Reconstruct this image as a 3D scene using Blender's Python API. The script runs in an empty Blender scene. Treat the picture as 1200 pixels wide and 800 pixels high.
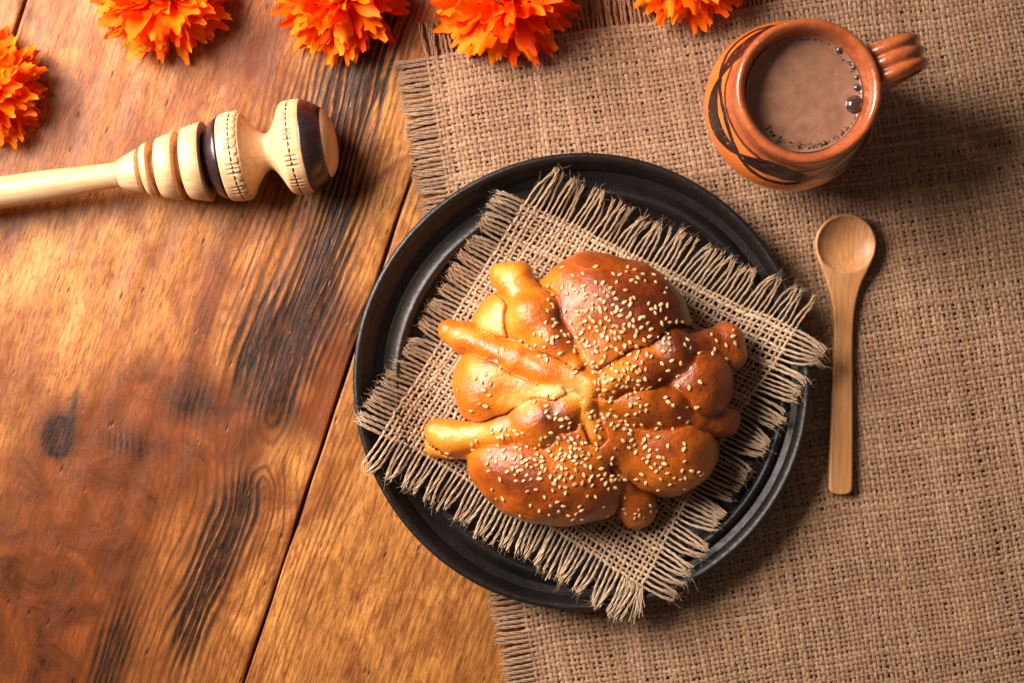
import bpy, math, random
import numpy as np
from mathutils import Vector, Matrix, Euler
from mathutils.bvhtree import BVHTree

random.seed(7)
rng = np.random.default_rng(11)
MM = 0.001
D = 900.0                                   # camera height over the table top, mm

scene = bpy.context.scene
col = scene.collection

# ------------------------------------------------------------------ camera, light, exposure
cam_d = bpy.data.cameras.new("camera")
cam = bpy.data.objects.new("camera", cam_d)
col.objects.link(cam)
scene.camera = cam
cam.location = (0, 0, D * MM)
cam.rotation_euler = (0, 0, 0)
cam_d.sensor_width = 36
cam_d.lens = 36 * D / 600.0
cam_d.clip_start, cam_d.clip_end = 0.05, 20
cam_d.dof.use_dof = True
cam_d.dof.focus_distance = 0.858
cam_d.dof.aperture_fstop = 5.0

world = bpy.data.worlds.new("World")
scene.world = world
world.use_nodes = True
bgn = world.node_tree.nodes["Background"]
bgn.inputs[0].default_value = (1.0, 0.83, 0.68, 1)
bgn.inputs[1].default_value = 0.11


def area_light(name, loc, target, sx, sy, power, color):
    ld = bpy.data.lights.new(name, 'AREA')
    ld.shape = 'RECTANGLE'
    ld.size, ld.size_y = sx, sy
    ld.energy = power
    ld.color = color
    ld.spread = math.radians(80)
    o = bpy.data.objects.new(name, ld)
    col.objects.link(o)
    o.location = loc
    o.rotation_euler = (Vector(target) - Vector(loc)).to_track_quat('-Z', 'Y').to_euler()
    return o


area_light("window_light", (-0.66, 0.37, 0.57), (-0.07, 0.05, 0.0), 0.56, 0.58, 7.5, (1.0, 0.90, 0.80))

scene.view_settings.view_transform = 'Standard'
scene.view_settings.look = 'None'
scene.view_settings.exposure = 0.0
scene.view_settings.gamma = 1.0
scene.cycles.max_bounces = 8
scene.cycles.use_denoising = True


# ------------------------------------------------------------------ helpers
def W(px, py, z=0.0):
    """a place measured in the photograph, brought down to height z (mm) in the world"""
    k = 0.5 * (D - z) / D
    return np.array([(px - 600) * k, (400 - py) * k, z])


def mesh_np(name, v, f, smooth=True):
    """mesh from numpy arrays in mm; f is (n,4) or (n,3)"""
    v = np.asarray(v, dtype=np.float32) * MM
    f = np.asarray(f, dtype=np.int32)
    me = bpy.data.meshes.new(name)
    me.vertices.add(len(v))
    me.vertices.foreach_set("co", v.ravel())
    n, k = f.shape
    me.loops.add(n * k)
    me.loops.foreach_set("vertex_index", f.ravel())
    me.polygons.add(n)
    me.polygons.foreach_set("loop_start", np.arange(0, n * k, k, dtype=np.int32))
    me.update(calc_edges=True)
    me.polygons.foreach_set("use_smooth", np.full(n, smooth))
    me.validate()
    return me


def attr(me, name, vals):
    a = me.attributes.new(name, 'FLOAT', 'POINT')
    a.data.foreach_set("value", np.asarray(vals, dtype=np.float32).ravel())


def obj(name, me, mat=None, parent=None, label=None, cat=None, group=None, kind=None):
    o = bpy.data.objects.new(name, me)
    col.objects.link(o)
    if mat is not None and me is not None and not me.materials:
        me.materials.append(mat)
    if parent is not None:
        o.parent = parent
    if label:
        o["label"] = label
    if cat:
        o["category"] = cat
    if group:
        o["group"] = group
    if kind:
        o["kind"] = kind
    return o


def empty(name, loc_mm, label, cat, group=None):
    o = obj(name, None, None, None, label, cat, group)
    o.location = tuple(float(c) * MM for c in loc_mm)
    o.empty_display_size = 0.02
    return o


def tubes(paths, radii, sides=6, flat=1.0, cap=True):
    """paths (N,M,3) -> one mesh; radii (N,M) or scalar; flat squashes z"""
    P = np.asarray(paths, dtype=np.float64)
    N, M, _ = P.shape
    R = np.broadcast_to(np.asarray(radii, dtype=np.float64), (N, M))
    T = np.gradient(P, axis=1)
    T /= np.linalg.norm(T, axis=2, keepdims=True) + 1e-9
    up = np.array([0.0, 0.0, 1.0])
    S = np.cross(T, up)
    S /= np.linalg.norm(S, axis=2, keepdims=True) + 1e-9
    U = np.cross(S, T)
    a = np.arange(sides) / sides * 2 * np.pi
    V = (P[:, :, None, :] + R[:, :, None, None] *
         (S[:, :, None, :] * np.cos(a)[None, None, :, None] +
          U[:, :, None, :] * np.sin(a)[None, None, :, None] * flat))
    idx = np.arange(N * M * sides).reshape(N, M, sides)
    A = idx[:, :-1, :]
    B = idx[:, 1:, :]
    F = np.stack([A, np.roll(A, -1, 2), np.roll(B, -1, 2), B], -1).reshape(-1, 4)
    return V.reshape(-1, 3), F


def lathe(profile, seg=64, axis='z'):
    """profile list of (r, h)"""
    p = np.array(profile, dtype=float)
    a = np.arange(seg) / seg * 2 * np.pi
    r, h = p[:, 0][:, None], p[:, 1][:, None]
    if axis == 'z':
        V = np.stack([r * np.cos(a), r * np.sin(a), np.broadcast_to(h, (len(p), seg))], -1)
    else:
        V = np.stack([np.broadcast_to(h, (len(p), seg)), r * np.cos(a), r * np.sin(a)], -1)
    idx = np.arange(len(p) * seg).reshape(len(p), seg)
    A, B = idx[:-1], idx[1:]
    F = np.stack([A, np.roll(A, -1, 1), np.roll(B, -1, 1), B], -1).reshape(-1, 4)
    return V.reshape(-1, 3), F


def resample(profile, step):
    """Catmull-Rom through profile points then even resampling"""
    p = np.array(profile, dtype=float)
    q = np.vstack([2 * p[0] - p[1], p, 2 * p[-1] - p[-2]])
    out = []
    for i in range(1, len(q) - 2):
        for t in np.linspace(0, 1, 12, endpoint=False):
            out.append(0.5 * ((2 * q[i]) + (-q[i - 1] + q[i + 1]) * t +
                              (2 * q[i - 1] - 5 * q[i] + 4 * q[i + 1] - q[i + 2]) * t ** 2 +
                              (-q[i - 1] + 3 * q[i] - 3 * q[i + 1] + q[i + 2]) * t ** 3))
    out.append(p[-1])
    out = np.array(out)
    d = np.r_[0, np.cumsum(np.linalg.norm(np.diff(out, axis=0), axis=1))]
    n = max(3, int(d[-1] / step))
    s = np.linspace(0, d[-1], n)
    return np.stack([np.interp(s, d, out[:, k]) for k in range(out.shape[1])], -1)


def sstep(a, b, x):
    t = np.clip((x - a) / (b - a), 0, 1)
    return t * t * (3 - 2 * t)


_wv = rng.normal(size=(40, 3))


def wob(x, y, scale, seed=0, n=7):
    """smooth pseudo noise about -1..1"""
    r = np.random.default_rng(seed)
    s = 0
    for i in range(n):
        a = r.uniform(0, 2 * np.pi)
        f = r.uniform(0.5, 1.6) / scale * 2 * np.pi
        s = s + np.sin(f * (np.cos(a) * x + np.sin(a) * y) + r.uniform(0, 6.28))
    return s / math.sqrt(n) / 1.2


# ---- node material helper
class Mat:
    def __init__(self, name):
        self.m = bpy.data.materials.new(name)
        self.m.use_nodes = True
        self.t = self.m.node_tree
        self.b = self.t.nodes["Principled BSDF"]
        self.out = self.t.nodes["Material Output"]

    def node(self, kind, **kw):
        n = self.t.nodes.new(kind)
        for k, v in kw.items():
            setattr(n, k, v)
        return n

    def put(self, sock, v):
        if isinstance(v, bpy.types.NodeSocket):
            self.t.links.new(v, sock)
        elif v is not None:
            if isinstance(v, tuple) and len(v) == 3 and sock.type == 'RGBA':
                v = v + (1,)
            sock.default_value = v

    def set(self, **kw):
        for k, v in kw.items():
            self.put(self.b.inputs[k.replace('_', ' ')], v)

    def math(self, op, a, b=None, c=None, clamp=False):
        n = self.node('ShaderNodeMath', operation=op)
        n.use_clamp = clamp
        self.put(n.inputs[0], a)
        if b is not None:
            self.put(n.inputs[1], b)
        if c is not None:
            self.put(n.inputs[2], c)
        return n.outputs[0]

    def mix(self, f, a, b, mode='MIX'):
        n = self.node('ShaderNodeMix', data_type='RGBA', blend_type=mode)
        self.put(n.inputs[0], f)
        self.put(n.inputs[6], a)
        self.put(n.inputs[7], b)
        return n.outputs[2]

    def attr(self, name):
        return self.node('ShaderNodeAttribute', attribute_name=name).outputs['Fac']

    def coords(self, scale=(1, 1, 1), loc=(0, 0, 0)):
        tc = self.node('ShaderNodeTexCoord')
        mp = self.node('ShaderNodeMapping')
        mp.inputs['Scale'].default_value = scale
        mp.inputs['Location'].default_value = loc
        self.t.links.new(tc.outputs['Object'], mp.inputs[0])
        return mp.outputs[0]

    def noise(self, vec, scale, detail=3, rough=0.55, dist=0.0):
        n = self.node('ShaderNodeTexNoise')
        n.inputs['Scale'].default_value = scale
        n.inputs['Detail'].default_value = detail
        n.inputs['Roughness'].default_value = rough
        n.inputs['Distortion'].default_value = dist
        if vec is not None:
            self.t.links.new(vec, n.inputs['Vector'])
        return n.outputs['Fac']

    def ramp(self, f, stops):
        n = self.node('ShaderNodeValToRGB')
        e = n.color_ramp.elements
        while len(e) < len(stops):
            e.new(0.5)
        for i, (p, c) in enumerate(stops):
            e[i].position = p
            e[i].color = (c, c, c, 1) if isinstance(c, (int, float)) else tuple(c) + (1,)
        self.put(n.inputs[0], f)
        return n.outputs[0]

    def bump(self, h, dist, strength=1.0, prev=None):
        n = self.node('ShaderNodeBump')
        n.inputs['Distance'].default_value = dist
        n.inputs['Strength'].default_value = strength
        self.put(n.inputs['Height'], h)
        if prev is not None:
            self.put(n.inputs['Normal'], prev)
        return n.outputs[0]


# ================================================================== TABLE
A_V = np.array([0.3155, 0.949])            # along the planks
A_U = np.array([0.949, -0.3155])           # across the planks


def uv_of(px, py):
    w = W(px, py)
    return w[0] * A_U[0] + w[1] * A_U[1], w[0] * A_V[0] + w[1] * A_V[1]


def wood_material():
    M = Mat("varnished_pine")
    grain = M.attr("grain")                # ring phase in mm
    ctr = M.attr("contrast")
    burn = M.attr("burn")
    red = M.attr("red")
    knot = M.attr("knot")
    pl = M.coords((1, 1, 1))
    st = M.coords((1.0, 0.085, 1.0))       # stretched along the plank (local y)
    st2 = M.coords((1.0, 0.34, 1.0))
    st3 = M.coords((1.0, 0.6, 1.0))
    wig = M.noise(st, 95, 4, 0.6)
    # ring lines
    ph = M.math('ADD', grain, M.math('MULTIPLY', wig, 4.4))
    ph2 = M.math('MULTIPLY', ph, 2 * math.pi / 4.3)
    s1 = M.math('MULTIPLY_ADD', M.math('SINE', ph2), 0.5, 0.5)
    s2 = M.math('MULTIPLY_ADD', M.math('SINE', M.math('MULTIPLY', ph, 2 * math.pi / 9.7)), 0.5, 0.5)
    line = M.math('POWER', s1, 2.2)
    line = M.math('MULTIPLY', line, M.math('MULTIPLY_ADD', s2, 0.6, 0.4))
    brk = M.noise(st2, 60, 5, 0.7)
    line = M.math('MULTIPLY', line, M.math('MULTIPLY_ADD', brk, 1.1, 0.25))
    line = M.math('MULTIPLY', line, ctr, clamp=True)
    fine = M.noise(st, 900, 6, 0.75)
    mid = M.noise(st2, 42, 6, 0.66, 0.4)
    big = M.noise(st3, 15, 5, 0.65, 0.8)
    base = M.mix(M.ramp(mid, [(0.30, 0.0), (0.72, 1.0)]), (0.27, 0.070, 0.014), (0.80, 0.325, 0.075))
    base = M.mix(M.ramp(big, [(0.38, 0.95), (0.58, 0.0)]), base, (0.20, 0.044, 0.009))
    base = M.mix(M.math('MULTIPLY', M.attr('gold'), M.math('MULTIPLY_ADD', mid, 0.9, 0.2), clamp=True), base, (0.80, 0.36, 0.088))
    blot = M.noise(st3, 30, 6, 0.7, 1.2)
    base = M.mix(M.ramp(blot, [(0.49, 0.0), (0.66, 0.75)]), base, (0.17, 0.034, 0.007))
    base = M.mix(M.ramp(M.noise(st3, 170, 4, 0.7, 0.5), [(0.56, 0.0), (0.72, 0.5)]), base, (0.16, 0.042, 0.012))
    base = M.mix(M.math('MULTIPLY', red, 1.05, clamp=True), base,
                 M.mix(M.ramp(M.noise(pl, 38, 5, 0.65, 0.8), [(0.3, 0.0), (0.66, 1.0)]), (0.022, 0.005, 0.002), (0.25, 0.058, 0.010)))
    base = M.mix(line, base, (0.125, 0.033, 0.009))
    # burn pigment gathers in the rings
    bn = M.noise(st2, 120, 5, 0.7)
    bf = M.math('MULTIPLY', M.math('MULTIPLY', burn, 1.6), M.math('MULTIPLY_ADD', s1, 1.5, M.math('MULTIPLY_ADD', bn, 2.4, -0.85)), clamp=True)
    base = M.mix(bf, base, (0.014, 0.006, 0.004))
    kn = M.math('MULTIPLY', knot, M.math('MULTIPLY_ADD', M.noise(pl, 160, 5, 0.7), 1.8, 0.55), clamp=True)
    base = M.mix(kn, base, (0.014, 0.006, 0.004))
    base = M.mix(M.ramp(fine, [(0.40, 0.75), (0.54, 0.0)]), base, (0.10, 0.030, 0.009))
    # small pits and nicks
    v = M.node('ShaderNodeTexVoronoi')
    v.inputs['Scale'].default_value = 150
    v.inputs['Randomness'].default_value = 1.0
    M.t.links.new(M.coords((1.0, 0.33, 1.0)), v.inputs['Vector'])
    pit = M.ramp(v.outputs['Distance'], [(0.06, 1.0), (0.14, 0.0)])
    pit = M.math('MULTIPLY', pit, M.ramp(M.noise(pl, 26, 2), [(0.45, 0.0), (0.52, 1.0)]))
    base = M.mix(M.math('MULTIPLY', pit, 0.75), base, (0.04, 0.014, 0.006))
    dirt = M.noise(pl, 420, 3, 0.6)
    fl = M.ramp(M.noise(M.coords((1.0, 0.4, 1.0)), 620, 3, 0.65), [(0.62, 0.0), (0.70, 0.55)])
    base = M.mix(fl, base, (0.09, 0.026, 0.008))
    M.set(Base_Color=base)
    M.set(Roughness=M.math('MULTIPLY_ADD', M.noise(st2, 70, 5, 0.7), 0.30, 0.24))
    M.b.inputs['Specular IOR Level'].default_value = 0.24
    M.b.inputs['Coat Weight'].default_value = 0.04
    M.b.inputs['Coat Roughness'].default_value = 0.30
    h = M.math('MULTIPLY_ADD', mid, 0.9, M.math('MULTIPLY_ADD', fine, 0.30, M.math('MULTIPLY', line, -0.22)))
    h = M.math('SUBTRACT', h, M.math('MULTIPLY', pit, 0.9))
    h = M.math('MULTIPLY_ADD', dirt, 0.22, h)
    n = M.bump(h, 0.0009, 0.5)
    M.set(Normal=n)
    M.put(M.b.inputs['Coat Normal'], n)
    return M.m


WOOD = wood_material()
table = empty("wooden_table", (0, 0, -28), "varnished orange brown pine table of wide knotty planks under everything", "table")
ang = math.atan2(A_U[1], A_U[0])


def gauss(u, v, uc, vc, su, sv, rot=0.0):
    c, s = math.cos(rot), math.sin(rot)
    du, dv = u - uc, v - vc
    a = (c * du + s * dv) / su
    b = (-s * du + c * dv) / sv
    return np.exp(-(a * a + b * b))


def plank(u0, u1, k):
    """a plank: fine top sheet with bevelled long edges and closed sides"""
    step = 2.2
    vs = np.arange(-450, 450.1, step * 1.3)
    us = np.r_[u0, u0 + 0.3, u0 + 0.9, np.arange(u0 + 2.2, u1 - 2, step), u1 - 0.9, u1 - 0.3, u1]
    e = np.minimum(us - u0, u1 - us)
    prof = -1.0 * (1 - np.sqrt(np.clip(1 - (1 - np.clip(e / 1.0, 0, 1)) ** 2, 0, 1)))
    U, V = np.meshgrid(us, vs, indexing='ij')
    Z = prof[:, None] + 0.18 * wob(U, V * 0.3, 26, 40 + k) - 0.15
    edge_wob = 0.35 * wob(V, V * 0, 60, 50 + k)
    U2 = U + np.where(np.abs(U - u0) < 1.0, edge_wob, 0) + np.where(np.abs(u1 - U) < 1.0, edge_wob * 0.6, 0)
    nu, nv = U.shape
    top = np.stack([U2, V, Z], -1).reshape(-1, 3)
    idx = np.arange(nu * nv).reshape(nu, nv)
    F = np.stack([idx[:-1, :-1], idx[1:, :-1], idx[1:, 1:], idx[:-1, 1:]], -1).reshape(-1, 4)
    loop = np.r_[idx[:, 0], idx[-1, 1:], idx[-2::-1, -1], idx[0, -2:0:-1]]
    low = top[loop].copy()
    low[:, 2] = -28
    base = len(top)
    m = len(loop)
    L = base + np.arange(m)
    side = np.stack([loop, L, np.roll(L, -1), np.roll(loop, -1)], -1)
    VV = np.vstack([top, low])
    me = mesh_np("plank", VV, np.vstack([F, side]))
    u, v = VV[:, 0], VV[:, 1]
    phase = u + 5.0 * wob(u, v * 0.22, 70, 60 + k) + 3 * wob(u, v * 0.12, 33, 65 + k)
    con = 0.35 + 0.25 * wob(u, v * 0.15, 60, 70 + k)
    burn = np.zeros_like(u)
    red = np.zeros_like(u)
    knot = np.zeros_like(u)
    gold = np.zeros_like(u)
    if k == 1:
        # cathedral swirl on the right half of the middle plank
        uc, vc = uv_of(318, 520)
        # two hairpin figures on one axis: one opens upwards, the other downwards
        ax_u = -119 + 11 * sstep(-95, -150, v) + 2.5 * np.sin(v / 31.0)
        v_up = uv_of(326, 484)[1]
        v_dn = uv_of(292, 566)[1]
        du = u - ax_u
        d_up = np.hypot(du, 0.5 * np.clip(v_up - v, 0, None))
        d_dn = np.hypot(du * (1 + 0.25 * (du > 0)), 0.8 * np.clip(v - v_dn, 0, None))
        hh = np.clip(0.5 + 0.5 * (d_dn - d_up) / 9.0, 0, 1)
        dmin = d_dn * (1 - hh) + d_up * hh - 9.0 * hh * (1 - hh)
        phase = -dmin + 3.0 * wob(u, v * 0.15, 60, 61) + 0.7 * wob(u, v * 0.35, 19, 66)
        uk, vk = uv_of(68, 510)
        phase = phase + 16 * gauss(u, v, uk + 4, vk, 14, 16) - 12 * gauss(u, v, uk - 12, vk, 14, 16)
        con = con * 0.5
        for px, py, su, sv, w in ((330, 330, 40, 90, 0.95), (380, 200, 34, 100, 0.8), (220, 690, 46, 75, 1.0),
                                  (290, 600, 30, 36, 1.1), (420, 80, 25, 60, 0.9), (130, 740, 25, 60, 0.5)):
            a, b = uv_of(px, py)
            con += w * gauss(u, v, a, b, su, sv)
        for px, py, su, sv, w in ((318, 415, 17, 24, 1.5), (352, 375, 26, 30, 0.5), (372, 335, 12, 40, 1.0), (225, 470, 14, 12, 0.45), (150, 520, 16, 8, 0.35), (258, 640, 12, 28, 1.0), (285, 590, 10, 16, 0.8), (232, 700, 10, 26, 0.6),
                                  (420, 85, 18, 46, 1.1), (130, 765, 10, 30, 0.7), (325, 478, 10, 9, 0.8),
                                  (425, 390, 6, 30, 0.6), (225, 735, 9, 26, 0.55), (395, 250, 12, 30, 0.5), (345, 120, 20, 30, 0.2)):
            a, b = uv_of(px, py)
            burn += w * gauss(u, v, a, b, su, sv)
        for px, py, su, sv, w in ((220, 488, 34, 22, 1.1), (265, 500, 26, 24, 0.9), (130, 500, 44, 20, 0.9), (240, 380, 7, 62, 0.7),
                                  (60, 660, 60, 70, 0.7), (150, 600, 30, 40, 0.6), (30, 740, 60, 50, 0.9), (330, 480, 24, 12, 0.5), (40, 560, 20, 30, 0.4), (175, 560, 40, 12, 0.6), (170, 440, 22, 14, 0.6)):  # red stains; the bottom-left ones also paint in the corner's light falloff
            a, b = uv_of(px, py)
            red += w * gauss(u, v, a, b, su, sv, 0.15)
        for px, py, su, sv, w in ((68, 511, 8.5, 12, 1.8), (88, 470, 2, 12, 0.7), (332, 455, 2.0, 14, 0.8), (222, 470, 12, 9, 0.4), (282, 450, 1.6, 10, 0.8)):
            a, b = uv_of(px, py)
            knot += w * gauss(u, v, a, b, su, sv, 0.2)
    if k == 1:
        for px, py, su, sv, w in ((60, 320, 50, 60, 0.45), (440, 210, 24, 60, 0.7), (290, 690, 40, 60, 0.55), (340, 540, 20, 16, 0.7), (200, 330, 20, 60, 0.3)):
            a, b = uv_of(px, py)
            gold += w * gauss(u, v, a, b, su, sv)
        for px, py, su, sv, w in ((20, 790, 60, 60, 0.6), (180, 330, 6, 50, 0.3), (255, 330, 6, 70, 0.6)):  # first blob: stain plus painted vignette darkening of the bottom-left corner
            a, b = uv_of(px, py)
            red += w * gauss(u, v, a, b, su, sv)
    if k == 2:
        gold += 0.6
        con = 0.15 + 0.0 * con
        for px, py, su, sv, w in ((368, 640, 16, 130, 1.2), (480, 690, 26, 90, 0.6), (540, 760, 20, 60, 0.5), (480, 240, 20, 60, 0.7)):
            a, b = uv_of(px, py)
            con += w * gauss(u, v, a, b, su, sv)
        for px, py, su, sv, w in ((560, 780, 20, 40, 0.5), (420, 480, 10, 60, 0.3)):
            a, b = uv_of(px, py)
            red += w * gauss(u, v, a, b, su, sv)
    attr(me, "grain", phase)
    attr(me, "contrast", np.clip(con, 0, 1.3))
    attr(me, "burn", burn)
    attr(me, "red", red)
    attr(me, "gold", gold)
    attr(me, "knot", knot)
    o = obj("plank", me, WOOD, table)
    o.rotation_euler = (0, 0, ang)
    o.location = (0, 0, 28 * MM)
    return o


bounds = [-580, -333.6, -86.3, 161, 408]
for k in range(4):
    plank(bounds[k] + 0.85, bounds[k + 1] - 0.85, k)


# ================================================================== BURLAP
def burlap_material(name, a, b, dark, world_scale=1.0):
    M = Mat(name)
    tint = M.attr("tint")
    vec = M.coords()
    f = M.noise(vec, 2400, 4, 0.7)
    g = M.noise(vec, 260, 4, 0.65)
    c = M.mix(tint, a, b)
    c = M.mix(M.ramp(f, [(0.36, 0.75), (0.62, 0.0)]), c, dark)
    c = M.mix(M.ramp(g, [(0.40, 0.40), (0.60, 0.0)]), c, dark)
    big = M.noise(vec, 14, 3, 0.6)
    c = M.mix(M.ramp(big, [(0.35, 0.16), (0.6, 0.0)]), c, dark)
    M.set(Base_Color=c, Roughness=0.85)
    M.b.inputs['Specular IOR Level'].default_value = 0.25
    M.b.inputs['Sheen Weight'].default_value = 0.12
    M.b.inputs['Sheen Roughness'].default_value = 0.5
    M.set(Normal=M.bump(f, 0.00045, 0.9))
    return M.m


BURLAP = burlap_material("brown_burlap", (0.39, 0.215, 0.122), (0.64, 0.395, 0.243), (0.17, 0.080, 0.041))
NAPK = burlap_material("pale_burlap", (0.52, 0.34, 0.205), (0.84, 0.62, 0.42), (0.25, 0.135, 0.072))


def weave(corner_fn, nu, nv, zfn, width, amp, seed, flat=0.5, sub=2, rad_jit=0.16, loose=0.35):
    """plain weave. corner_fn(s,t) -> xy (mm) for s,t in [0,1]; nu threads run along t, nv along s."""
    r = np.random.default_rng(seed)
    s_pos = (np.arange(nu) + 0.5 + r.normal(0, 0.10, nu)) / nu
    t_pos = (np.arange(nv) + 0.5 + r.normal(0, 0.10, nv)) / nv
    V, F, T = [], [], []
    off = 0
    for fam in (0, 1):
        n, m = (nu, nv) if fam == 0 else (nv, nu)
        q = np.arange(-0.5, m - 0.5 + 1e-6, 1.0 / sub)           # in crossings
        other = t_pos if fam == 0 else s_pos
        grid = np.interp(q, np.arange(m), other, left=None, right=None)
        grid = np.where(q < 0, other[0] + q / m, grid)
        grid = np.where(q > m - 1, other[-1] + (q - (m - 1)) / m, grid)
        own = (s_pos if fam == 0 else t_pos)[:, None] + np.zeros((n, len(q)))
        lat = np.cumsum(r.normal(0, 1, (n, len(q))), axis=1)
        lat -= np.linspace(0, 1, len(q))[None, :] * lat[:, -1:]
        k = 9
        ker = np.hanning(k)
        ker /= ker.sum()
        lat = np.apply_along_axis(lambda x: np.convolve(x, ker, 'same'), 1, lat)
        own = own + loose * lat / (lat.std() + 1e-6) * 0.22 / n
        own = own + 0.11 / n * np.convolve(r.normal(0, 1, n * len(q)), [.25, .5, .25], 'same').reshape(n, len(q))
        S, Tt = (own, grid[None, :] + 0 * own) if fam == 0 else (grid[None, :] + 0 * own, own)
        xy = corner_fn(S, Tt)
        sign = 1 if fam == 0 else -1
        z = amp * sign * np.cos(np.pi * q)[None, :] * ((-1) ** np.arange(n))[:, None]
        z = z + zfn(xy[..., 0], xy[..., 1])
        P = np.concatenate([xy, z[..., None]], -1)
        R = width * (1 + r.normal(0, rad_jit, n)[:, None] + 0.6 * rad_jit * np.sin(
            np.cumsum(r.uniform(0, 0.5, (n, len(q))), 1) + r.uniform(0, 6, (n, 1))))
        R = R * (1 + 0.28 * (r.uniform(0, 1, n) < 0.07))[:, None] * (1 + 0.35 * np.exp(-((np.arange(len(q))[None, :] - r.uniform(0, len(q), n)[:, None]) / 6.0) ** 2) * (r.uniform(0, 1, n) < 0.4)[:, None])
        R = np.clip(R, width * 0.62, width * 1.5)
        v, f = tubes(P, R, 6, flat)
        V.append(v)
        F.append(f + off)
        off += len(v)
        tint = np.clip(r.uniform(0.0, 1.0, n)[:, None] + 0.25 * np.sin(np.cumsum(r.uniform(0, .3, (n, len(q))), 1)), 0, 1)
        T.append(np.repeat(tint.ravel(), 6))
    return np.vstack(V), np.vstack(F), np.concatenate(T), s_pos, t_pos


def hairs(starts, dirs, length, r, rad, name, mat, parent, zmin=0.8, jitter=0.5):
    n = len(starts)
    m = 5
    t = np.linspace(0, 1, m)
    dirs = dirs + r.normal(0, jitter, dirs.shape)
    dirs /= np.linalg.norm(dirs, axis=1, keepdims=True)
    curl = r.normal(0, 0.5 if length < 10 else 0.12, (n, 3))
    L = length * r.uniform(0.4, 1.3, n)
    P = starts[:, None, :] + L[:, None, None] * (dirs[:, None, :] * t[None, :, None] + curl[:, None, :] * (t ** 2)[None, :, None])
    P[..., 2] = np.maximum(P[..., 2], starts[:, None, 2] - 1.0)
    v, f = tubes(P, rad * (1 - 0.5 * t)[None, :] + np.zeros((n, 1)), 3)
    me = mesh_np(name, v, f)
    attr(me, "tint", np.repeat(r.uniform(0.6, 1.0, n), m * 3))
    return obj(name, me, mat, parent, kind="stuff")


# ---- large cloth
CL0 = W(496, 67)[:2]
E1 = np.array([math.cos(math.radians(9.0)), math.sin(math.radians(9.0))])
E2 = np.array([math.sin(math.radians(10.3)), -math.cos(math.radians(10.3))])     # downwards in the picture
LU, LV = 425.0, 470.0


def cloth_xy(s, t):
    x = CL0[0] + E1[0] * s * LU + E2[0] * t * LV
    y = CL0[1] + E1[1] * s * LU + E2[1] * t * LV
    dx = 1.5 * wob(x, y, 190, 3) + 0.5 * wob(x, y, 60, 4)
    dy = 2.0 * wob(x, y, 210, 5) + 0.6 * wob(x, y, 70, 6)
    return np.stack([x + dx, y + dy], -1)


def cloth_z(x, y):
    flatten = 1 - 0.85 * np.exp(-(((x - 40) / 120.0) ** 2 + ((y + 23) / 120.0) ** 2) ** 2)
    return 1.45 + flatten * (0.9 * (1 + wob(x, y, 110, 8)) + 0.25 * wob(x, y, 40, 9)) + 0.25


cloth = empty("burlap_cloth", tuple(CL0) + (0,), "large brown burlap cloth with frayed left edge under the plate, mug and spoon", "tablecloth")
NU, NV = 150, 165
v, f, tint, sp, tp = weave(cloth_xy, NU, NV, cloth_z, 1.23, 0.38, 21, 0.42, rad_jit=0.13)
v = v - np.array([CL0[0], CL0[1], 0])
me = mesh_np("weave", v, f)
attr(me, "tint", tint)
obj("weave", me, BURLAP, cloth, kind="stuff")


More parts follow.
